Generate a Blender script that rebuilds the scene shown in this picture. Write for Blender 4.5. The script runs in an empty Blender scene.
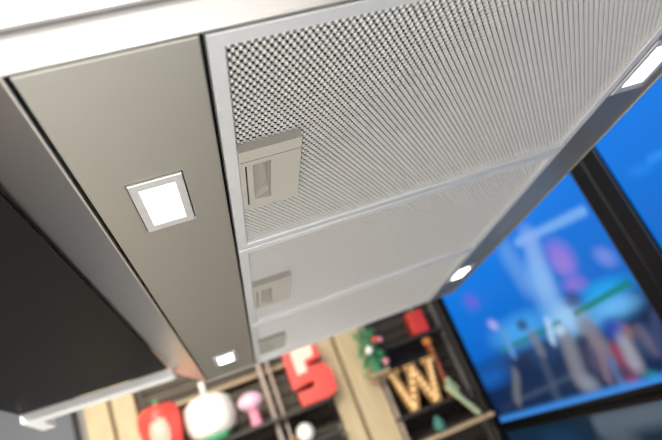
import bpy, bmesh, math, random
from mathutils import Matrix, Vector
random.seed(4)
S = bpy.context.scene
C = S.collection
CZ = 1.55            # camera height above the floor; heights below are given relative to it
HZ = 0.25            # the hood's underside, above the camera

# ------------------------------------------------------------------ materials
def lin(c):
    return tuple(((v/12.92) if v <= .04045 else ((v+.055)/1.055)**2.4) for v in c)
def rgb(r, g, b):
    return (*lin((r/255, g/255, b/255)), 1)
def mat(name, col, rough=.5, metal=0., emit=None, es=0., noise=None, bump=None, spec=.5, aniso=0., stretch=(1, 1, 1), coat=0.):
    m = bpy.data.materials.new(name); m.use_nodes = True
    nt = m.node_tree; b = nt.nodes['Principled BSDF']
    b.inputs['Base Color'].default_value = col
    b.inputs['Roughness'].default_value = rough
    b.inputs['Metallic'].default_value = metal
    b.inputs['Specular IOR Level'].default_value = spec
    b.inputs['Anisotropic'].default_value = aniso
    b.inputs['Coat Weight'].default_value = coat
    if emit:
        b.inputs['Emission Color'].default_value = emit
        b.inputs['Emission Strength'].default_value = es
    tc = nt.nodes.new('ShaderNodeTexCoord'); mp = nt.nodes.new('ShaderNodeMapping')
    mp.inputs['Scale'].default_value = stretch
    nt.links.new(tc.outputs['Object'], mp.inputs['Vector'])
    if noise:
        scale, amount = noise
        n = nt.nodes.new('ShaderNodeTexNoise'); n.inputs['Scale'].default_value = scale
        n.inputs['Detail'].default_value = 5
        nt.links.new(mp.outputs['Vector'], n.inputs['Vector'])
        mx = nt.nodes.new('ShaderNodeMix'); mx.data_type = 'RGBA'
        mx.inputs['A'].default_value = tuple(max(0, v*(1-amount)) for v in col[:3]) + (1,)
        mx.inputs['B'].default_value = tuple(min(1, v*(1+amount)) for v in col[:3]) + (1,)
        nt.links.new(n.outputs['Fac'], mx.inputs['Factor'])
        nt.links.new(mx.outputs['Result'], b.inputs['Base Color'])
    if bump:
        scale, strength = bump
        n2 = nt.nodes.new('ShaderNodeTexNoise'); n2.inputs['Scale'].default_value = scale
        n2.inputs['Detail'].default_value = 3
        nt.links.new(mp.outputs['Vector'], n2.inputs['Vector'])
        bp = nt.nodes.new('ShaderNodeBump'); bp.inputs['Strength'].default_value = strength
        bp.inputs['Distance'].default_value = .001
        nt.links.new(n2.outputs['Fac'], bp.inputs['Height'])
        nt.links.new(bp.outputs['Normal'], b.inputs['Normal'])
    return m

M = {}
M['steel'] = mat('satin_steel', rgb(193, 191, 182), .38, .95, noise=(900, .05), bump=(1500, .12))
M['skirt'] = mat('brushed_steel', rgb(200, 196, 192), .30, 1, noise=(60, .06), stretch=(.5, 30, 30), bump=(200, .05))
M['rim'] = mat('rim_steel', rgb(225, 222, 215), .32, 1)
M['bezel'] = mat('lamp_bezel_steel', rgb(225, 225, 223), .38, .7)
M['dark_gap'] = mat('dark_recess', rgb(14, 13, 12), .8)
M['alu'] = mat('filter_frame_aluminium', rgb(222, 224, 225), .42, .6)
M['mesh'] = mat('expanded_aluminium', rgb(246, 246, 243), .34, .86)
M['latch'] = mat('latch_plastic', rgb(166, 162, 152), .42)
M['led'] = mat('led_diffuser', rgb(250, 250, 250), .4, emit=(1, .985, .95, 1), es=7)
M['black_gloss'] = mat('black_gloss_panel', rgb(26, 26, 26), .5, spec=.06, noise=(3, .2))
M['white_metal'] = mat('white_lacquer', rgb(248, 248, 244), .4)
M['floor'] = mat('light_floor', rgb(212, 212, 211), .5, noise=(4, .08))
M['wall_dark'] = mat('back_wall_paint', rgb(176, 172, 166), .7, noise=(6, .2))
M['wall_side'] = mat('dark_side_wall', rgb(24, 25, 28), .6, noise=(6, .2))
M['ceiling'] = mat('ceiling_paint', rgb(90, 88, 85), .8, noise=(8, .1))
M['grey_board'] = mat('grey_board', rgb(104, 106, 108), .7, noise=(5, .08))
M['pine'] = mat('pine_board', rgb(198, 176, 134), .6, noise=(9, .3), stretch=(6, 6, .6))
M['slat'] = mat('weathered_slat', rgb(100, 90, 74), .7, noise=(9, .45), stretch=(.8, 6, 7))
M['slat_dark'] = mat('dark_slat', rgb(66, 58, 50), .7, noise=(9, .45), stretch=(.8, 6, 7))
M['shelf_dark'] = mat('dark_stained_wood', rgb(52, 47, 40), .6, noise=(9, .4), stretch=(.8, 6, 6))
M['beige_wood'] = mat('beige_wood', rgb(190, 164, 128), .6, noise=(14, .3), stretch=(.8, 6, 6))
M['post_wood'] = mat('grey_wood_post', rgb(168, 150, 132), .6, noise=(12, .3), stretch=(6, 6, .8))
M['orange_wood'] = mat('orange_brown_wood', rgb(176, 94, 48), .6, noise=(12, .3), stretch=(6, 6, .8))
M['red'] = mat('coral_red_lacquer', rgb(238, 84, 72), .35, noise=(8, .08))
M['red_deep'] = mat('red_lacquer', rgb(222, 62, 44), .35, noise=(8, .1))
M['five_highlight'] = mat('pale_painted_highlight', rgb(250, 205, 182), .4, emit=rgb(255, 196, 170), es=.15)
M['pale_coral'] = mat('pale_coral_highlight', rgb(248, 176, 152), .35)
M['cream'] = mat('cream_skin', rgb(246, 242, 226), .4, noise=(10, .06), coat=.3)
M['leaf'] = mat('green_leaf', rgb(84, 164, 112), .5, noise=(40, .35))
M['leaf_pale'] = mat('pale_green_stalk', rgb(182, 196, 150), .5, noise=(14, .2))
M['pink'] = mat('pink_skin', rgb(240, 196, 208), .4, noise=(10, .1))
M['pink_deep'] = mat('deep_pink_skin', rgb(226, 140, 156), .4, noise=(10, .1))
M['orange'] = mat('orange_skin', rgb(222, 140, 60), .45, noise=(10, .15))
M['teal'] = mat('teal_glaze', rgb(70, 130, 112), .3)
M['letter'] = mat('amber_letter_face', rgb(190, 146, 86), .5, noise=(20, .12), emit=rgb(214, 160, 84), es=.06)
M['letter_side'] = mat('letter_side_metal', rgb(120, 88, 46), .5, .4)
M['bulb'] = mat('warm_bulb', rgb(255, 226, 170), .3, emit=rgb(255, 208, 140), es=.6)
M['tv_black'] = mat('television_black', rgb(10, 13, 18), .4, spec=.2)
M['tv_edge'] = mat('television_edge_trim', rgb(30, 36, 44), .35, .2)
def screen_mat():
    m = bpy.data.materials.new('screen_picture'); m.use_nodes = True
    nt = m.node_tree; b = nt.nodes['Principled BSDF']
    b.inputs['Base Color'].default_value = (.004, .004, .005, 1); b.inputs['Roughness'].default_value = .3
    b.inputs['Specular IOR Level'].default_value = .12
    a = nt.nodes.new('ShaderNodeAttribute'); a.attribute_name = 'picture'
    nt.links.new(a.outputs['Color'], b.inputs['Emission Color'])
    b.inputs['Emission Strength'].default_value = 1.0
    return m
M['screen'] = screen_mat()

# ------------------------------------------------------------------ helpers
def link(name, me, m, parent=None, smooth=False):
    o = bpy.data.objects.new(name, me); C.objects.link(o)
    if m is not None: me.materials.append(M[m])
    if smooth:
        for p in me.polygons: p.use_smooth = True
    if parent is not None: o.parent = parent
    return o
def obj(name, bm, m, parent=None, smooth=False):
    me = bpy.data.meshes.new(name)
    bmesh.ops.recalc_face_normals(bm, faces=bm.faces[:])
    bm.to_mesh(me); bm.free()
    return link(name, me, m, parent, smooth)
def thing(name, label, cat, loc, group=None):
    if cat in ('ornament', 'letter', 'plant'): loc = (loc[0], loc[1], loc[2]+.0008)
    o = bpy.data.objects.new(name, None); C.objects.link(o)
    o.empty_display_size = .05
    o.location = (loc[0], loc[1], loc[2]); o['label'] = label; o['category'] = cat
    if group: o['group'] = group
    return o
def tag(o, label, cat, group=None):
    o['label'] = label; o['category'] = cat
    if group: o['group'] = group
    return o
def box(bm, x0, x1, y0, y1, z0, z1, bev=0., mtx=None):
    t = bmesh.new()
    bmesh.ops.create_cube(t, size=1)
    for v in t.verts:
        v.co = Vector((x0+(v.co.x+.5)*(x1-x0), y0+(v.co.y+.5)*(y1-y0), z0+(v.co.z+.5)*(z1-z0)))
    if bev: bmesh.ops.bevel(t, geom=t.edges[:], offset=bev, segments=2, affect='EDGES', profile=.6)
    if mtx: t.transform(mtx)
    me = bpy.data.meshes.new('t'); t.to_mesh(me); t.free(); bm.from_mesh(me); bpy.data.meshes.remove(me)
def prism(bm, poly, axis, a, b, bev=0.):
    """extrude a 2-D polygon along an axis ('x','y','z') from a to b"""
    def P(u, v, w):
        return {'x': (w, u, v), 'y': (u, w, v), 'z': (u, v, w)}[axis]
    t = bmesh.new()
    f = t.faces.new([t.verts.new(P(u, v, a)) for u, v in poly])
    r = bmesh.ops.extrude_face_region(t, geom=[f])
    d = Vector(P(0, 0, b-a))
    for e in r['geom']:
        if isinstance(e, bmesh.types.BMVert): e.co += d
    if bev: bmesh.ops.bevel(t, geom=t.edges[:], offset=bev, segments=2, affect='EDGES', profile=.6)
    bmesh.ops.recalc_face_normals(t, faces=t.faces[:])
    me = bpy.data.meshes.new('t'); t.to_mesh(me); t.free(); bm.from_mesh(me); bpy.data.meshes.remove(me)
def ring(bm, outer, inner):
    """frame prism pieces: outer/inner (x0,x1,y0,y1), mitred; profile list of (t, z) across from outer to inner"""
def frame(bm, o, i, z0, z1, r=0.):
    """flat mitred frame between rectangles o and i (x0,x1,y0,y1), thickness z0..z1, softened by r at lower edges"""
    def rect(R, d): return [(R[0]+d, R[2]+d), (R[1]-d, R[2]+d), (R[1]-d, R[3]-d), (R[0]+d, R[3]-d)]
    loops = [(rect(o, 0), z1), (rect(o, 0), z0+r), (rect(o, r), z0), (rect(i, -r), z0), (rect(i, 0), z0+r), (rect(i, 0), z1)]
    L = [[bm.verts.new((x, y, z)) for x, y in pts] for pts, z in loops]
    for a in range(len(L)):
        A, B = L[a], L[(a+1) % len(L)]
        for k in range(4):
            bm.faces.new((A[k], A[(k+1) % 4], B[(k+1) % 4], B[k]))
def lathe(bm, prof, c=(0, 0, 0), n=28, rib=0, ramp=0.):
    rings = []
    for r, z in prof:
        rings.append([bm.verts.new((c[0]+r*(1+ramp*math.cos(rib*2*math.pi*k/n))*math.cos(2*math.pi*k/n),
                                    c[1]+r*(1+ramp*math.cos(rib*2*math.pi*k/n))*math.sin(2*math.pi*k/n), c[2]+z)) for k in range(n)])
    for a, b in zip(rings, rings[1:]):
        for k in range(n): bm.faces.new((a[k], a[(k+1) % n], b[(k+1) % n], b[k]))
    bm.faces.new(rings[0][::-1]); bm.faces.new(rings[-1])

# ------------------------------------------------------------------ the setting
BX, BY = 1.07, 2.76          # right wall and back wall
def struct(name, args, m):
    bm = bmesh.new(); box(bm, *args); o = obj(name, bm, m); o['kind'] = 'structure'; return o
struct('floor', (-3.2, BX+.1, -2.5, BY+.1, -.1, 0), 'floor')
CEIL = CZ+1.25
struct('ceiling', (-1.2, BX+.1, .2, BY+.1, CEIL, CEIL+.1), 'ceiling')
struct('wall_back', (-3.2, BX+.1, BY, BY+.1, 0, CEIL), 'wall_dark')
struct('wall_right', (BX, BX+.1, -2.5, BY, 0, CEIL), 'wall_side')

# ------------------------------------------------------------------ the cooker hood
X0, X1, Y0, Y1 = -.0775, .568, .2660, 1.352    # opening of the underside
hood = thing('range_hood', 'large stainless steel cooker hood seen from below with three mesh filters and lit square lamps', 'cooker hood',
             ((X0+X1)/2, (Y0+Y1)/2, CZ+HZ))
HX, HY = (X0+X1)/2, (Y0+Y1)/2
def hl(x, y): return x-HX, y-HY        # hood-local
def hpart(name, bm, m, parent=None, smooth=False):
    o = obj(name, bm, m, parent or hood, smooth); return o
x0, y0 = hl(X0, Y0); x1, y1 = hl(X1, Y1)
OX, OZ = .098, .084                     # how far the sloping skirt flares out and up
bm = bmesh.new()
q = .0135; e_ = OX*q/OZ                 # the front breaks early into an upright face
V_ = lambda x, y, z: bm.verts.new((x, y, z))
a0, a1, a2, a3 = V_(x0, y0, -.0015), V_(x1, y0, -.0015), V_(x1, y1, -.0015), V_(x0, y1, -.0015)
f0_, f1_ = V_(x0-e_, y0-e_, q), V_(x1+e_, y0-e_, q)
u0_, u1_, u2_, u3_ = V_(x0-OX, y0-e_, OZ), V_(x1+OX, y0-e_, OZ), V_(x1+OX, y1+OX, OZ), V_(x0-OX, y1+OX, OZ)
t0_, t1_, t2_, t3_ = [V_(v.co.x, v.co.y, OZ+.05) for v in (u0_, u1_, u2_, u3_)]
for fc in ((a0, a1, f1_, f0_), (f0_, f1_, u1_, u0_), (a1, a2, u2_, u1_, f1_), (a2, a3, u3_, u2_), (a3, a0, f0_, u0_, u3_),
           (u0_, u1_, t1_, t0_), (u1_, u2_, t2_, t1_), (u2_, u3_, t3_, t2_), (u3_, u0_, t0_, t3_), (t0_, t1_, t2_, t3_)):
    bm.faces.new(fc)
bmesh.ops.bevel(bm, geom=[e for e in bm.edges if {v for v in e.verts} == {f0_, f1_}], offset=.005, segments=4, affect='EDGES', profile=.5)
hpart('skirt', bm, 'skirt')
bm = bmesh.new()                        # folded rim around the opening
w = .0022
frame(bm, (x0-.0004, x1+.0004, y0-.0004, y1+.0004), (x0+w, x1-w, y0+w, y1-w), -.0022, .02, .0005)
hpart('rim', bm, 'rim')
bm = bmesh.new(); box(bm, x0+w, x1-w, y0+w, y1-w, .016, .02)
hpart('inner_pan', bm, 'dark_gap')
bm = bmesh.new(); box(bm, .28-HX-.16, .28-HX+.16, .8-HY-.14, .8-HY+.14, OZ+.04, CEIL-CZ-HZ, .004)
hpart('chimney', bm, 'skirt')

# the two lamp panels beside the filters
FX0, FX1 = .0405, .5005
gap = .0022
def plate_with_holes(bm, xa, xb, ya, yb, holes, z=0., t=.012, edge=.0014):
    """thin plate with rounded-down edges and rectangular cut-outs"""
    xs = sorted({xa, xb, *[h[0] for h in holes], *[h[1] for h in holes]})
    ys = sorted({ya, yb, *[h[2] for h in holes], *[h[3] for h in holes]})
    V = {}
    def v(x, y, zz):
        k = (round(x, 6), round(y, 6), round(zz, 6))
        if k not in V: V[k] = bm.verts.new((x, y, zz))
        return V[k]
    for a, b in zip(xs, xs[1:]):
        for c, d in zip(ys, ys[1:]):
            mx, my = (a+b)/2, (c+d)/2
            if any(h[0] < mx < h[1] and h[2] < my < h[3] for h in holes): continue
            bm.faces.new((v(a, c, z), v(b, c, z), v(b, d, z), v(a, d, z)))
    def skirt(pts, z1):
        for p, q in zip(pts, pts[1:]+pts[:1]):
            bm.faces.new((v(*p, z), v(*q, z), v(*q, z1), v(*p, z1)))
    grid = lambda a, b, vals: [t_ for t_ in vals if a <= t_ <= b]
    def loop(xa, xb, ya, yb):
        gx, gy = grid(xa, xb, xs), grid(ya, yb, ys)
        return [(x, ya) for x in gx[:-1]]+[(xb, y) for y in gy[:-1]]+[(x, yb) for x in gx[::-1][:-1]]+[(xa, y) for y in gy[::-1][:-1]]
    skirt(loop(xa, xb, ya, yb), z+t)
    for h in holes: skirt(loop(*h), z+t)
LX, LY = .0235, .0465                    # half size of a lamp cut-out
lamps = {'left': [(-.0195, .4665), (-.0195, 1.185)], 'right': [(.5265, .4665), (.5265, 1.172)]}
for side, (xa, xb) in (('left', (X0+w+gap, FX0-.0035)), ('right', (FX1+.003, X1-w-.002))):
    bm = bmesh.new()
    holes = [(cx-HX-LX, cx-HX+LX, cy-HY-LY, cy-HY+LY) for cx, cy in lamps[side]]
    plate_with_holes(bm, xa-HX, xb-HX, Y0-HY+w+.0040, Y1-HY-w-.004, holes)
    o = hpart('lamp_panel', bm, 'steel')
    md = o.modifiers.new('edge', 'BEVEL'); md.width = .0012; md.segments = 3; md.limit_method = 'ANGLE'; md.angle_limit = 1.2
for side in lamps:
    for cx, cy in lamps[side]:
        bx, by = cx-HX, cy-HY
        bm = bmesh.new()
        e = .0007
        frame(bm, (bx-LX+e, bx+LX-e, by-LY+e, by+LY-e), (bx-LX+.0085, bx+LX-.0085, by-LY+.0125, by+LY-.0125), -.0018, .012, .0008)
        b = hpart('lamp_bezel', bm, 'bezel')
        bm = bmesh.new(); box(bm, bx-LX+.0086, bx+LX-.0086, by-LY+.0126, by+LY-.0126, -.0004, .01, .0003)
        d = obj('diffuser', bm, 'led', b); d['label'] = 'bright white lit lamp glass'

# the three grease filters: frame > expanded metal mesh, latch
FL = .3588; FP = .3620
FW = FX1-FX0
B1, B2 = .0115, .0130
def expanded(W, L, skip):
    """expanded metal: staggered raised lens-shaped knots with a small slit at every corner; skip = area behind the latch"""
    px, py, f = .0054, .0088, .47
    nx, ny = int(W/px)+2, int(L/(py/2))+2
    vs, fs, idx = [], [], {}
    def v(x, y, z):
        x = min(max(x, 0), W); y = min(max(y, 0), L)
        key = (round(x, 6), round(y, 6), round(z, 6))
        if key not in idx: idx[key] = len(vs); vs.append((x, y, z))
        return idx[key]
    hx, hy = px/2, py/2
    outer = [(1-f, f), (f, 1-f), (-f, 1-f), (-(1-f), f), (-(1-f), -f), (-f, -(1-f)), (f, -(1-f)), (1-f, -f)] if f < .5 else [(.5, .5), (-.5, .5), (-.5, -.5), (.5, -.5)]
    n = len(outer)
    for j in range(ny):
        for i in range(nx):
            cx = (i+(.5 if j % 2 else 0))*px; cy = j*py/2
            if cx > W+px*.4 or cy > L+py*.4: continue
            if skip[0] < cx < skip[1] and skip[2] < cy < skip[3]: continue
            o = [v(cx+hx*a, cy+hy*b, .0016) for a, b in outer]
            p = [v(cx+hx*a*.78, cy+hy*b*.80, -.0001-.0003*a) for a, b in outer]
            c = v(cx, cy, -.0005)
            for a in range(n):
                b = (a+1) % n
                for q in ((o[a], o[b], p[b], p[a]), (p[a], p[b], c)):
                    if len(set(q)) == len(q): fs.append(q)
    me = bpy.data.meshes.new('wire_mesh'); me.from_pydata(vs, [], fs); me.validate()
    return me
def make_filter():
    bm = bmesh.new()
    frame(bm, (0, FW, 0, FL), (B1, FW-B1, B2, FL-B2), -.0012, .010, .0007)
    # fine mitre grooves at the corners show the joints of the frame
    f = obj('grease_filter', bm, 'alu', hood)
    me = expanded(FW-2*B1, FL-2*B2, (-.01, .0675-B1-.004, .1350-B2+.003, .2455-B2-.003))
    mo = link('wire_mesh', me, 'mesh', f); mo.location = (B1, B2, .0022)
    mo['label'] = 'bright expanded aluminium mesh'
    bm = bmesh.new(); box(bm, B1-.004, FW-B1+.004, B2-.004, FL-B2+.004, .0085, .0095)
    bk = obj('filter_backing', bm, 'dark_gap', f)
    # latch: hinge strip, plate with a finger pocket and a slit
    u0, u1, v0, v1 = B1-.0003, .0675, .1350, .2455
    W, L = u1-u0, v1-v0
    X = lambda t: u0+t*W
    Y = lambda t: v0+t*L
    bm = bmesh.new()
    zt = -.0065
    sx = sorted([0, .075, .105, .2, .5, 1.0]); sy = sorted([0, .15, .16, .22, .85, .9, 1.0])
    V = {}
    def vv(x, y, z):
        k = (round(x, 6), round(y, 6), round(z, 6))
        if k not in V: V[k] = bm.verts.new((x, y, z))
        return V[k]
    pocket = lambda a, c: .2 <= a < .5 and .22 <= c < .85
    slit = lambda a, c: .075 <= a < .105 and .22 <= c < .9 
    groove = lambda a, c: .15 <= c < .16
    def depth(a, c):
        return 'p' if pocket(a, c) else ('s' if slit(a, c) else ('g' if groove(a, c) else None))
    for i in range(len(sx)-1):
        for j in range(len(sy)-1):
            a, b, c, d = sx[i], sx[i+1], sy[j], sy[j+1]
            dp = depth(a, c)
            if dp is None:
                bm.faces.new((vv(X(a), Y(c), zt), vv(X(b), Y(c), zt), vv(X(b), Y(d), zt), vv(X(a), Y(d), zt)))
            elif dp in 'sg':
                z = zt+(.006 if dp == 's' else .0012)
                q = [vv(X(a), Y(c), z), vv(X(b), Y(c), z), vv(X(b), Y(d), z), vv(X(a), Y(d), z)]
                bm.faces.new(q)
                p = [(a, c), (b, c), (b, d), (a, d)]
                for e in range(4):
                    g = (e+1) % 4
                    m1 = ((p[e][0]+p[g][0])/2, (p[e][1]+p[g][1])/2)
                    # skip the walls between two neighbouring groove cells
                    if dp == 'g' and p[e][0] == p[g][0] and 0 < p[e][0] < 1: continue
                    if dp == 's' and p[e][1] == p[g][1] and .22 < p[e][1] < .9: continue
                    bm.faces.new((q[e], q[g], vv(X(p[g][0]), Y(p[g][1]), zt), vv(X(p[e][0]), Y(p[e][1]), zt)))
    # pocket: floor slopes in from the left, deepest on the right, its far end curved
    n = 8
    a, b, c, d = .2, .5, .22, .85
    dl, dr = .0020, .0130
    prof = [(c, 1.)]+[(d-(d-c)*.30*(1-q/n), math.sqrt(max(0, 1-(q/n)**2))) for q in range(n+1)]
    prof = [(c, 1.)] + [p for p in prof[1:]]
    lft = [vv(X(a), Y(t), zt+dl*s) for t, s in prof]; rgt = [vv(X(b), Y(t), zt+dr*s) for t, s in prof]
    for q in range(len(prof)-1):
        bm.faces.new((lft[q], rgt[q], rgt[q+1], lft[q+1]))
    tl, tr, bl_, br_ = vv(X(a), Y(c), zt), vv(X(b), Y(c), zt), vv(X(a), Y(d), zt), vv(X(b), Y(d), zt)
    def poly(vl):
        out = []
        for k_ in vl:
            if k_ not in out: out.append(k_)
        if len(out) > 2: bm.faces.new(out)
    poly([tl, tr, rgt[0], lft[0]])
    mid = vv(X(b), Y(d), zt)
    poly([tr]+rgt[:-1]+[mid]); poly([tl]+lft[:-1]+[bl_])
    # plate sides
    zb = .003
    def side(pts):
        for p, q in zip(pts, pts[1:]):
            bm.faces.new((vv(*p, zt), vv(*q, zt), vv(*q, zb), vv(*p, zb)))
    side([(X(t), Y(0)) for t in sx]); side([(X(1), Y(t)) for t in sy]); side([(X(t), Y(1)) for t in sx[::-1]]); side([(X(0), Y(t)) for t in sy[::-1]])
    lt = obj('latch', bm, 'latch', f); lt['label'] = 'warm grey plastic latch plate with a finger pocket'
    return f
f0 = make_filter()
FS = Y0+.0060
f0.location = (FX0-HX, FS-HY, 0)
for k in (1, 2):
    c = f0.copy(); C.objects.link(c); c.location = (FX0-HX, FS+k*FP-HY, 0)
    for ch in list(f0.children):
        d = ch.copy(); C.objects.link(d); d.parent = c

# ------------------------------------------------------------------ black canopy left of the hood
zc = CZ+.30
poly = [(-.452, -.30), (-.152, -.30), (-.152, 1.337), (-.452, 1.287)]
can = thing('black_canopy', 'black glossy canopy panel with a white end rail, left of the steel hood', 'canopy', (-.30, .5, zc))
bm = bmesh.new()
prism(bm, [(x+.30, y-.5) for x, y in poly], 'z', .006, .0105)
prism(bm, [(x+.30, y-.5) for x, y in ((-.452, -.20), (-.20, -.20), (-.20, 1.33), (-.452, 1.287))], 'z', .010, .05)
obj('black_panel', bm, 'black_gloss', can)
bm = bmesh.new()
box(bm, -.10, .02, -.1, .1, .05, CEIL-zc, .003)
obj('hanger', bm, 'black_gloss', can)
bm = bmesh.new()
prism(bm, [(x+.30, y-.5) for x, y in ((-.452, 1.287), (-.144, 1.339), (-.142, 1.375), (-.155, 1.382), (-.424, 1.334), (-.430, 1.43), (-.458, 1.425))], 'z', -.014, .005, .003)
r = obj('end_rail', bm, 'white_metal', can); r['label'] = 'white rail along the far end'

# ------------------------------------------------------------------ televisions on the right wall
TX = 1.0                      # screen plane
def s2(c): return lin((c[0]/255, c[1]/255, c[2]/255))
def picture(ya, yb, za, zb, base, shapes, n=150):
    """screen mesh with a colour picture; base(y,z) gives the ground, shapes are soft ellipses / strokes in wall coordinates"""
    ny = n; nz = max(20, int(n*(zb-za)/(yb-ya)))
    vs, fs, cs = [], [], []
    for j in range(nz+1):
        for i in range(ny+1):
            y = ya+(yb-ya)*i/ny; z = za+(zb-za)*j/nz
            c = list(base((y-ya)/(yb-ya), (z-za)/(zb-za)))
            for kind, p, col, al in shapes:
                if kind == 'e':
                    cy, cz, ry, rz, an = p
                    dy, dz = y-cy, z-cz
                    u = (dy*math.cos(an)+dz*math.sin(an))/ry; v = (-dy*math.sin(an)+dz*math.cos(an))/rz
                    d = math.sqrt(u*u+v*v); wgt = min(1, max(0, (1.5-d)/1.1))
                else:
                    (ay, az), (by, bz), hw = p
                    ly, lz = by-ay, bz-az
                    t = min(1, max(0, ((y-ay)*ly+(z-az)*lz)/(ly*ly+lz*lz)))
                    d = math.hypot(y-ay-t*ly, z-az-t*lz)/hw; wgt = min(1, max(0, (1.5-d)/1.1))
                wgt *= al
                if wgt > 0:
                    q = s2(col)
                    c = [c[e]*(1-wgt)+q[e]*wgt for e in range(3)]
            vs.append((0, y, z)); cs.extend((*c, 1))
    for j in range(nz):
        for i in range(ny):
            a = j*(ny+1)+i
            fs.append((a, a+ny+1, a+ny+2, a+1))
    me = bpy.data.meshes.new('screen'); me.from_pydata(vs, [], fs)
    at = me.color_attributes.new('picture', 'FLOAT_COLOR', 'POINT'); at.data.foreach_set('color', cs)
    return me
def television(label, ya, yb, za, zb, bs, bt, base, shapes, group='wall of televisions'):
    """ya..yb, za..zb = visible screen (z relative to the camera height); bs, bt = bezel width at the sides and at top and bottom"""
    cy, z0 = (ya+yb)/2, za-bt
    w_, h_ = yb-ya, zb-za
    t = thing('television', label, 'television', (TX, cy, CZ+z0), group)
    bm = bmesh.new()
    frame(bm, (0, w_+2*bs, 0, h_+2*bt), (bs, w_+bs, bt, h_+bt), -.006, .03, .003)   # built flat, then stood up on the wall
    rot = Matrix(((0, 0, 1, 0), (1, 0, 0, ya-bs-cy), (0, 1, 0, 0), (0, 0, 0, 1)))
    bm.transform(rot); obj('screen_frame', bm, 'tv_black', t)
    bm = bmesh.new()
    frame(bm, (bs-.004, w_+bs+.004, bt-.004, h_+bt+.004), (bs, w_+bs, bt, h_+bt), -.0072, .01, .0005)
    bm.transform(rot); obj('inner_trim', bm, 'tv_edge', t)
    bm = bmesh.new(); box(bm, .012, BX-TX-.0015, ya-bs-cy+.01, yb+bs-cy-.01, .005, h_+2*bt-.005)
    obj('housing', bm, 'tv_black', t)
    me = picture(ya, yb, za, zb, base, shapes)
    sc = link('screen', me, 'screen', t)
    sc.location = (.004, -cy, -z0)
    return t
def blue(lo, hi):
    a, b = s2(lo), s2(hi)
    return lambda u, v: tuple(a[e]+(b[e]-a[e])*v for e in range(3))
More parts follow.
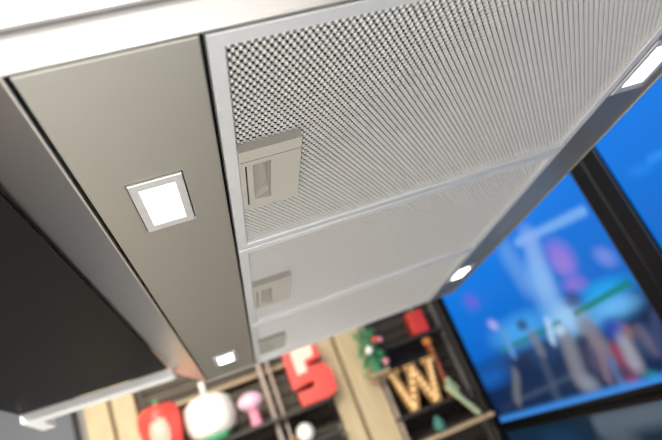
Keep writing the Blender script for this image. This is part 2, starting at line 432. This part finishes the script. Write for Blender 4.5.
#@S0
MAIN = [('s',((1.953,0.065),(1.526,0.047),0.0678),(10, 70, 120),0.60),
  ('s',((1.710,0.397),(1.326,0.331),0.0150),(120, 175, 240),0.90),
  ('s',((1.802,0.388),(1.787,0.277),0.0572),(95, 155, 230),0.75),
  ('s',((1.636,0.369),(1.683,0.229),0.0499),(135, 175, 238),0.85),
  ('s',((1.695,0.251),(1.721,0.124),0.0709),(130, 185, 240),0.70),
  ('e',(1.530,0.270,0.063,0.049,-2.61),(140, 120, 220),0.95),
  ('e',(1.540,0.244,0.043,0.029,-2.77),(150, 125, 215),0.70),
  ('e',(1.537,0.182,0.057,0.025,-2.97),(130, 115, 215),0.90),
  ('e',(1.348,0.197,0.040,0.026,-2.62),(110, 140, 225),0.90),
  ('e',(1.434,0.121,0.111,0.031,-3.07),(20, 165, 235),0.90),
  ('e',(1.281,0.098,0.043,0.023,-2.56),(20, 120, 200),0.60),
  ('e',(1.985,0.150,0.231,0.052,-3.07),(70, 170, 240),0.80),
  ('e',(1.552,0.076,0.197,0.039,-3.09),(90, 180, 245),0.75),
  ('e',(1.658,0.106,0.082,0.050,-3.06),(160, 205, 245),0.80),
  ('e',(1.412,0.072,0.078,0.023,-3.05),(110, 190, 250),0.70),
  ('e',(2.445,0.044,0.207,0.044,-3.13),(20, 100, 190),0.80),
  ('s',((2.230,0.117),(1.711,0.107),0.0075),(10, 125, 110),0.90),
  ('s',((1.612,0.106),(1.322,0.110),0.0085),(15, 125, 105),0.95),
  ('e',(1.953,0.161,0.041,0.019,-3.06),(25, 40, 75),0.80),
  ('e',(1.584,0.144,0.043,0.025,-2.98),(60, 60, 95),0.70),
  ('s',((2.100,-0.061),(1.589,-0.016),0.0598),(12, 42, 78),0.85),
  ('s',((2.262,-0.078),(1.750,-0.054),0.0098),(60, 80, 105),0.70),
  ('s',((1.726,0.049),(1.768,-0.071),0.0439),(125, 128, 140),0.90),
  ('s',((1.593,0.049),(1.576,-0.025),0.0487),(130, 125, 135),0.85),
  ('s',((2.187,0.017),(2.289,-0.075),0.0268),(110, 115, 120),0.80),
  ('s',((1.917,0.102),(1.919,0.057),0.0302),(120, 125, 140),0.70),
  ('e',(1.630,-0.045,0.057,0.044,-2.95),(80, 75, 100),0.80),
  ('e',(1.731,-0.097,0.047,0.029,-2.98),(140, 150, 165),0.70),
  ('s',((1.515,-0.038),(1.525,-0.130),0.0294),(150, 55, 90),0.80),
  ('s',((1.589,-0.016),(1.625,-0.095),0.0210),(140, 115, 135),0.60),
  ('s',((1.566,-0.058),(1.578,-0.133),0.0206),(90, 110, 160),0.80),
  ('s',((1.461,-0.003),(1.473,-0.076),0.0326),(160, 160, 175),0.85),
  ('e',(1.428,0.000,0.027,0.020,-2.89),(150, 110, 90),0.80),
  ('e',(1.383,-0.034,0.048,0.041,-3.07),(70, 85, 120),0.80),
  ('s',((1.380,-0.007),(1.369,-0.064),0.0167),(110, 100, 120),0.60),
  ('e',(1.482,0.026,0.049,0.027,-3.12),(20, 60, 170),0.80),
  ('s',((2.117,0.163),(2.130,0.096),0.0272),(90, 150, 210),0.80),
  ('s',((1.778,0.125),(1.811,0.069),0.0196),(180, 215, 245),0.80),
  ('s',((1.300,0.010),(1.352,-0.068),0.0183),(60, 70, 110),0.80),
  ('e',(1.646,0.026,0.030,0.018,-3.12),(40, 50, 80),0.80),
  ('e',(1.735,0.085,0.033,0.017,-3.09),(190, 220, 245),0.70),
  ('e',(1.534,-0.093,0.030,0.019,3.13),(60, 60, 90),0.80),
  ('s',((1.938,0.005),(1.968,-0.099),0.0302),(70, 85, 110),0.60),
  ('e',(1.433,-0.120,0.026,0.014,-2.97),(20, 150, 150),0.60),
  ('e',(2.175,0.221,0.043,0.021,-2.88),(165, 165, 240),1.00),
  ('e',(2.269,0.352,0.067,0.032,-2.84),(90, 100, 215),0.90),
  ('s',((2.577,-0.133),(1.263,-0.136),0.0144),(60, 140, 225),0.95)]
RIGHT = [('s',((1.033,0.318),(0.917,0.296),0.0107),(40, 150, 250),0.70), ('e',(1.074,0.315,0.038,0.014,-2.85),(30, 140, 245),0.60)]
LOWER = [('s',((1.797,-0.220),(1.362,-0.209),0.0355),(95, 108, 120),0.80), ('s',((1.734,-0.271),(1.715,-0.360),0.0853),(80, 95, 108),0.80), ('e',(2.102,-0.248,0.138,0.036,-3.08),(20, 60, 90),0.70)]
#@S1
zlo, zhi = -.142, .62
ym0, ym1 = 1.278, 2.545
def base_main(u, v):
    z = zlo+(zhi-zlo)*v
    a, b, c = s2((8, 38, 78)), s2((2, 104, 200)), s2((6, 122, 228))
    if z < .06: return a
    if z < .14:
        t = (z-.06)/.08; return tuple(a[e]+(b[e]-a[e])*t for e in range(3))
    t = min(1, (z-.14)/.3); return tuple(b[e]+(c[e]-b[e])*t for e in range(3))
television('large television on the right wall showing a bright blue picture with pale figures', ym0, ym1, zlo, zhi, .0605, .02, base_main, MAIN)
television('nearest television on the right wall, showing bright blue above dark navy', -.10, 1.154, zlo, zhi, .0605, .02, lambda u, v: base_main(u, min(1, v*1.02)), RIGHT)  # unseen lower part made navy so the right lamp panel reflects dark
television('television below the large blue one, showing a dark navy picture', ym0, ym1, zlo-.042-.738, zlo-.042, .0605, .02, blue((6, 22, 38), (10, 40, 62)), LOWER)

# ------------------------------------------------------------------ display rack on the back wall
def zz(z): return CZ+z
YB = BY                        # back wall face
def rack(label, xa, xb, shelves, posts, slats=(-.5, .75), slat_h=.055, yf=2.60, sm='slat'):
    t = thing('display_rack', label, 'rack', ((xa+xb)/2, YB-.09, 0))
    cx, cy = (xa+xb)/2, YB-.09
    z = zz(slats[0]); k = 0
    while z < zz(slats[1]):
        bm = bmesh.new(); box(bm, xa-cx, xb-cx, YB-.03-cy, YB-.004-cy, z, z+slat_h-.007, .002)
        obj('back_slat', bm, sm, t); z += slat_h; k += 1
    for zs, m, y_, th in shelves:
        bm = bmesh.new(); box(bm, xa-cx, xb-cx, y_-cy, YB-.03-cy, zz(zs)-th, zz(zs), .002)
        obj('shelf', bm, m, t)
    for xp, wd, m, za, zb in posts:
        bm = bmesh.new()
        d_ = .085 if za == .235 else 0
        box(bm, xp-wd/2-cx, xp+wd/2-cx, yf-.02-cy+d_, yf-cy+.02+d_, za if za == 0 else zz(za), zz(zb), .002)
        obj('post', bm, m, t)
    return t
rack('dark slatted display rack holding red, white and pink ornaments under the hood end', -.452, .345,
     [(.451, 'beige_wood', 2.665, .016), (.222, 'shelf_dark', 2.52, .014), (.085, 'shelf_dark', 2.54, .014)],
     [(.082, .020, 'post_wood', 0, .75), (.122, .012, 'post_wood', 0, .75), (-.196, .016, 'post_wood', .235, .434)])
rack('dark slatted display rack on the right holding the letter W', .584, .985,
     [(.345, 'shelf_dark', 2.58, .012), (.036, 'shelf_dark', 2.56, .014), (-.085, 'beige_wood', 2.53, .018)],
     [(.592, .015, 'post_wood', 0, .75), (.975, .018, 'shelf_dark', 0, .75)], sm='slat_dark')
def boards(label, xs, z1=.75):
    xa, xb = xs[0][0], xs[-1][1]
    t = thing('pine_pillar', label, 'pillar', ((xa+xb)/2, 2.62, 0))
    for a, b, y in xs:
        bm = bmesh.new(); box(bm, a-(xa+xb)/2, b-(xa+xb)/2, y-2.62, y+.03-2.62, 0, zz(z1), .004)
        obj('plank', bm, 'pine', t)
    bm = bmesh.new(); box(bm, xa-(xa+xb)/2+.006, xb-(xa+xb)/2-.006, .03, YB-2.62, 0, zz(z1)-.01)
    obj('core', bm, 'beige_wood', t)
    return t
boards('pale pine pillar under the white rail, far left', [(-.668, -.570, 2.60), (-.552, -.462, 2.60)])
boards('broad pale pine pillar between the red figure 5 and the letter W', [(.356, .435, 2.60), (.452, .578, 2.60)])
bm = bmesh.new(); box(bm, -2.2, -.735, YB-.10, YB, 0, zz(.80), .004)
tag(obj('partition_board', bm, 'grey_board'), 'plain grey board at the lower left beside the pine pillar', 'board')

# ornaments ---------------------------------------------------------
def outline(pts_, name, m, y0_, y1_, parent, bev=.006):
    bm = bmesh.new(); prism(bm, pts_, 'y', y0_, y1_, bev); return obj(name, bm, m, parent)
# chunky red figure 5
n5 = thing('number_ornament', 'chunky coral red figure 5 with a pale painted highlight on the rack', 'ornament', (.28, 2.551, zz(.222)))
five = [(-.088, .075), (-.088, .25), (.065, .25), (.072, .175), (.01, .165), (.01, .15), (.072, .148), (.098, .105), (.092, .02), (.05, 0),
        (-.075, 0), (-.075, .06), (.0, .062), (.012, .08), (-.01, .088)]
outline(five, 'body', 'red', -.045, .045, n5)
g = outline([(-.052, .128), (-.052, .238), (.048, .238), (.042, .188), (-.006, .18), (-.006, .132)], 'face_highlight', 'five_highlight', -.052, -.04, n5, .003)  # overexposed highlight built as a pale, faintly emitting panel
g['label'] = 'pale painted highlight'
# W marquee letter
wl = thing('marquee_letter', 'amber marquee letter W studded with small bulbs on the rack shelf', 'letter', (.733, 2.60, zz(.036)))
H = .200
Wp = [(-.130, H), (-.130, H-.026), (-.112, H-.026), (-.078, 0), (-.034, 0), (-.002, .105), (.032, 0), (.076, 0), (.104, H-.026), (.122, H-.026), (.122, H),
      (.056, H), (.056, H-.026), (.072, H-.026), (.052, .075), (.022, H-.02), (.022, H), (-.036, H), (-.036, H-.02), (-.026, H-.03), (-.052, .075), (-.072, H-.026), (-.056, H-.026), (-.056, H)]
outline(Wp, 'letter_body', 'letter_side', -.004, .04, wl, 0)
outline(Wp, 'letter_face', 'letter', -.012, -.004, wl, 0)
bulb_me = None
for a, b, n in (((-.098, .176), (-.058, .014), 8), ((-.052, .03), (-.008, .15), 5), ((.002, .172), (.050, .016), 7), ((.060, .03), (.094, .176), 7)):
    for q in range(n):
        t_ = q/(n-1)
        if bulb_me is None:
            bm = bmesh.new(); bmesh.ops.create_uvsphere(bm, u_segments=10, v_segments=6, radius=.0085)
            o = obj('bulb', bm, 'bulb', wl, True); bulb_me = o.data
        else:
            o = bpy.data.objects.new('bulb', bulb_me); C.objects.link(o); o.parent = wl
        o.location = (a[0]+(b[0]-a[0])*t_, -.016, a[1]+(b[1]-a[1])*t_)
# red rounded block; the pale oval in front is a highlight put into colour
pr = thing('pepper_ornament', 'coral red pepper shaped ornament with a painted highlight in front, left on the rack', 'ornament', (-.374, 2.555, zz(.222)))
bm = bmesh.new(); lathe(bm, [(.040, 0), (.064, .02), (.075, .08), (.083, .15), (.082, .19), (.066, .220), (.030, .226), (.006, .214)], n=32, rib=4, ramp=.07)
obj('body', bm, 'red', pr, True)
bm = bmesh.new(); lathe(bm, [(.014, .212), (.010, .235), (.011, .25)], n=12); obj('stem', bm, 'leaf', pr, True)
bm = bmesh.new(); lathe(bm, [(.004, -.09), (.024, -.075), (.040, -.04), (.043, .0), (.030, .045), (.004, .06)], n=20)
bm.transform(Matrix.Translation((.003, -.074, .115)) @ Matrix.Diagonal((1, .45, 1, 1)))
g = obj('front_highlight', bm, 'pale_coral', pr, True); g['label'] = 'pale coral painted highlight'
# white bulb with pale stalk
on = thing('onion_ornament', 'big white onion shaped ornament with green foot, between red and pink ornaments', 'ornament', (-.172, 2.55, zz(.222)))
bm = bmesh.new(); lathe(bm, [(.060, .02), (.092, .04), (.103, .08), (.102, .125), (.096, .165), (.070, .186), (.034, .196), (.014, .205)], n=32, rib=8, ramp=.02)
obj('bulb_body', bm, 'cream', on, True)
bm = bmesh.new(); lathe(bm, [(.016, .20), (.012, .225), (.014, .252), (.010, .256)], n=14); obj('stalk', bm, 'cream', on, True)
bm = bmesh.new(); lathe(bm, [(.055, 0), (.062, .008), (.070, .022), (.060, .03)], n=24, rib=8, ramp=.08); obj('leaf_foot', bm, 'leaf', on, True)
# pink radish
ra = thing('radish_ornament', 'small pink radish shaped ornament beside the white onion ornament', 'ornament', (.004, 2.545, zz(.222)))
bm = bmesh.new(); lathe(bm, [(.008, .066), (.032, .072), (.052, .088), (.056, .108), (.044, .128), (.020, .140), (.004, .142)], n=26); obj('head', bm, 'pink', ra, True)
bm = bmesh.new(); lathe(bm, [(.026, 0), (.028, .006), (.022, .03), (.024, .074)], n=20); obj('foot', bm, 'pink_deep', ra, True)
# green leafy bunch with red and white dots
gb = thing('leafy_bunch', 'green leafy bunch with red and white dots at the top of the pine pillar', 'plant', (.566, 2.508, zz(.240)))
bm = bmesh.new()
for k in range(190):
    a = random.uniform(0, 2*math.pi); h = random.uniform(.005, .20); rr = .066*math.sqrt(random.random())*(1-.25*h/.2)
    ctr = Vector((rr*math.cos(a), .7*rr*math.sin(a), h))
    d = Vector((math.cos(a), math.sin(a), random.uniform(-.3, .8))).normalized(); s = Vector((-math.sin(a), math.cos(a), random.uniform(-.4, .4))).normalized()
    l, w_ = random.uniform(.018, .03), random.uniform(.007, .012); nn = d.cross(s)*.004
    vs_ = [bm.verts.new(ctr-d*l*.5), bm.verts.new(ctr+s*w_+nn), bm.verts.new(ctr+d*l*.6-nn), bm.verts.new(ctr-s*w_+nn)]
    bm.faces.new(vs_)
lf = obj('leaves', bm, 'leaf', gb); lf.modifiers.new('thick', 'SOLIDIFY').thickness = .0015
bm = bmesh.new(); lathe(bm, [(.02, 0), (.022, .02), (.014, .1), (.006, .17)], n=12); obj('stalk', bm, 'leaf', gb, True)
for px_, pz_, r_, m in ((.030, .135, .014, 'red'), (-.012, .100, .019, 'cream'), (.040, .030, .015, 'pink_deep'), (.052, .128, .012, 'pink_deep')):
    bm = bmesh.new(); bmesh.ops.create_uvsphere(bm, u_segments=14, v_segments=8, radius=r_)
    bm.transform(Matrix.Translation((px_, -.046, pz_))); obj('berry', bm, m, gb, True)
bm = bmesh.new(); box(bm, .520, .610, 2.455, 2.578, zz(.230), zz(.240), .002)
tag(obj('bracket_shelf', bm, 'beige_wood'), 'little wooden bracket shelf under the green leafy bunch', 'shelf')
# red block right of the bunch
rb = thing('block_ornament', 'small red rounded block on the upper shelf above the letter W', 'ornament', (.855, 2.615, zz(.345)))
bm = bmesh.new(); box(bm, -.042, .042, -.03, .045, 0, .115, .012); obj('body', bm, 'red_deep', rb)
bm = bmesh.new(); lathe(bm, [(.012, .113), (.010, .13), (.004, .134)], n=12); obj('knob', bm, 'leaf', rb, True)
# orange ball below it, orange strip
bm = bmesh.new(); box(bm, .858, .878, 2.61, 2.65, zz(.0366), zz(.285), .003)
tag(obj('wood_strip', bm, 'orange_wood'), 'orange brown wooden strip standing right of the letter W', 'strip')
bm = bmesh.new(); lathe(bm, [(.006, 0), (.020, .006), (.024, .022), (.016, .038), (.004, .042)], n=18)
o = obj('fruit_ornament', bm, 'orange', None, True); o.location = (.866, 2.62, zz(.2858))
tag(o, 'little orange fruit on top of the orange brown strip', 'ornament')
# pale green stalks at the right
def stick(label, a, b, r_):
    a, b = Vector(a), Vector(b)
    bm = bmesh.new(); L = (b-a).length
    lathe(bm, [(r_*.7, 0), (r_, .012), (r_*.95, L*.6), (r_*1.1, L-.01), (r_*.8, L)], n=14)
    o = obj('leek_stalk', bm, 'leaf_pale', None, True); o.location = a
    o.rotation_mode = 'QUATERNION'; o.rotation_quaternion = Vector((0, 0, 1)).rotation_difference(b-a)
    tag(o, label, 'stalk', 'pale green stalks')
stick('long pale green stalk leaning towards the television edge', (.932, 2.543, zz(-.078)), (.838, 2.545, zz(.088)), .0135)
stick('short pale green stalk above the long one, beside the letter W', (.898, 2.580, zz(.045)), (.862, 2.580, zz(.118)), .0135)
bm = bmesh.new(); lathe(bm, [(.010, 0), (.022, .008), (.028, .03), (.022, .052), (.010, .06), (.012, .072)], n=20)
o = obj('small_vase', bm, 'teal', None, True); o.location = (.742, 2.56, zz(-.0845))
tag(o, 'tiny teal vase on the lowest shelf below the letter W', 'vase')
bm = bmesh.new(); lathe(bm, [(.016, 0), (.032, .012), (.04, .04), (.03, .07), (.010, .082)], n=20, rib=6, ramp=.05)
o = obj('garlic_ornament', bm, 'cream', None, True); o.location = (.185, 2.585, zz(.0855))
tag(o, 'small pale garlic shaped ornament on the shelf below the red figure 5', 'ornament')
bm = bmesh.new(); lathe(bm, [(.010, 0), (.026, .010), (.030, .03), (.02, .05), (.006, .056)], n=20)
o = obj('tomato_ornament', bm, 'orange', None, True); o.location = (.129, 2.66, zz(.0855))
tag(o, 'small orange ornament left of the pale garlic shaped one', 'ornament')

# ------------------------------------------------------------------ light
W_ = bpy.data.worlds.new('hall'); S.world = W_; W_.use_nodes = True
nt = W_.node_tree; bg = nt.nodes['Background']
tc = nt.nodes.new('ShaderNodeTexCoord'); sp = nt.nodes.new('ShaderNodeSeparateXYZ')
nt.links.new(tc.outputs['Generated'], sp.inputs['Vector'])
rx = nt.nodes.new('ShaderNodeMapRange'); rx.inputs['From Min'].default_value = -1; rx.inputs['From Max'].default_value = .2
nt.links.new(sp.outputs['X'], rx.inputs['Value'])
mx = nt.nodes.new('ShaderNodeMix'); mx.data_type = 'RGBA'
mx.inputs['A'].default_value = (.46, .28, .19, 1); mx.inputs['B'].default_value = (1.2, 1.2, 1.22, 1)
nt.links.new(rx.outputs['Result'], mx.inputs['Factor']); ry = nt.nodes.new('ShaderNodeMapRange'); ry.inputs['From Min'].default_value = -1; ry.inputs['From Max'].default_value = -.3
ry.inputs['To Min'].default_value = .12; ry.inputs['To Max'].default_value = 1
nt.links.new(sp.outputs['Y'], ry.inputs['Value'])
mu = nt.nodes.new('ShaderNodeMix'); mu.data_type = 'RGBA'; mu.blend_type = 'MULTIPLY'; mu.inputs['Factor'].default_value = 1
nt.links.new(mx.outputs['Result'], mu.inputs['A']); nt.links.new(ry.outputs['Result'], mu.inputs['B'])
nt.links.new(mu.outputs['Result'], bg.inputs['Color'])
bg.inputs['Strength'].default_value = 1.0
def area(name, loc, target, sx, sy, power, col=(1, 1, 1)):
    l = bpy.data.lights.new(name, 'AREA'); l.shape = 'RECTANGLE'; l.size = sx; l.size_y = sy; l.energy = power; l.color = col
    o = bpy.data.objects.new(name, l); C.objects.link(o); o.location = loc
    o.rotation_euler = (Vector(target)-Vector(loc)).to_track_quat('-Z', 'Y').to_euler()
area('added_fill_front', (-.65, -.30, CEIL+.10), (-.55, -.15, .0), 1.9, .5, 400, (1, .99, .975))  # added lamp, unseen; brightens the floor so it lights the hood from below
area('added_fill_rack', (-.1, 1.75, CEIL-.05), (0.0, 2.6, CZ), 1.6, .3, 13, (1, .96, .9))  # added lamp, unseen; brightens the rack wall and its ornaments

# ------------------------------------------------------------------ camera
cam = bpy.data.cameras.new('camera'); co = bpy.data.objects.new('camera', cam); C.objects.link(co)
R = ((0.92864863, -0.29210442, 0.22866294), (-0.09144649, 0.41712435, 0.90423715), (-0.35951254, -0.86062901, 0.36065003))
m4 = Matrix(((R[0][0], -R[0][1], -R[0][2], 0), (R[1][0], -R[1][1], -R[1][2], 0), (R[2][0], -R[2][1], -R[2][2], CZ), (0, 0, 0, 1)))
co.matrix_world = m4
cam.sensor_width = 36; cam.lens = 30.65; cam.clip_start = .01
cam.dof.use_dof = True; cam.dof.focus_distance = .51; cam.dof.aperture_fstop = 4.4; cam.dof.aperture_blades = 0
S.camera = co
S.view_settings.view_transform = 'Standard'; S.view_settings.look = 'None'
S.view_settings.gamma = 1; S.view_settings.exposure = 0.0; S.view_settings.use_curve_mapping = False
S.cycles.use_denoising = True; S.cycles.filter_width = 1.0
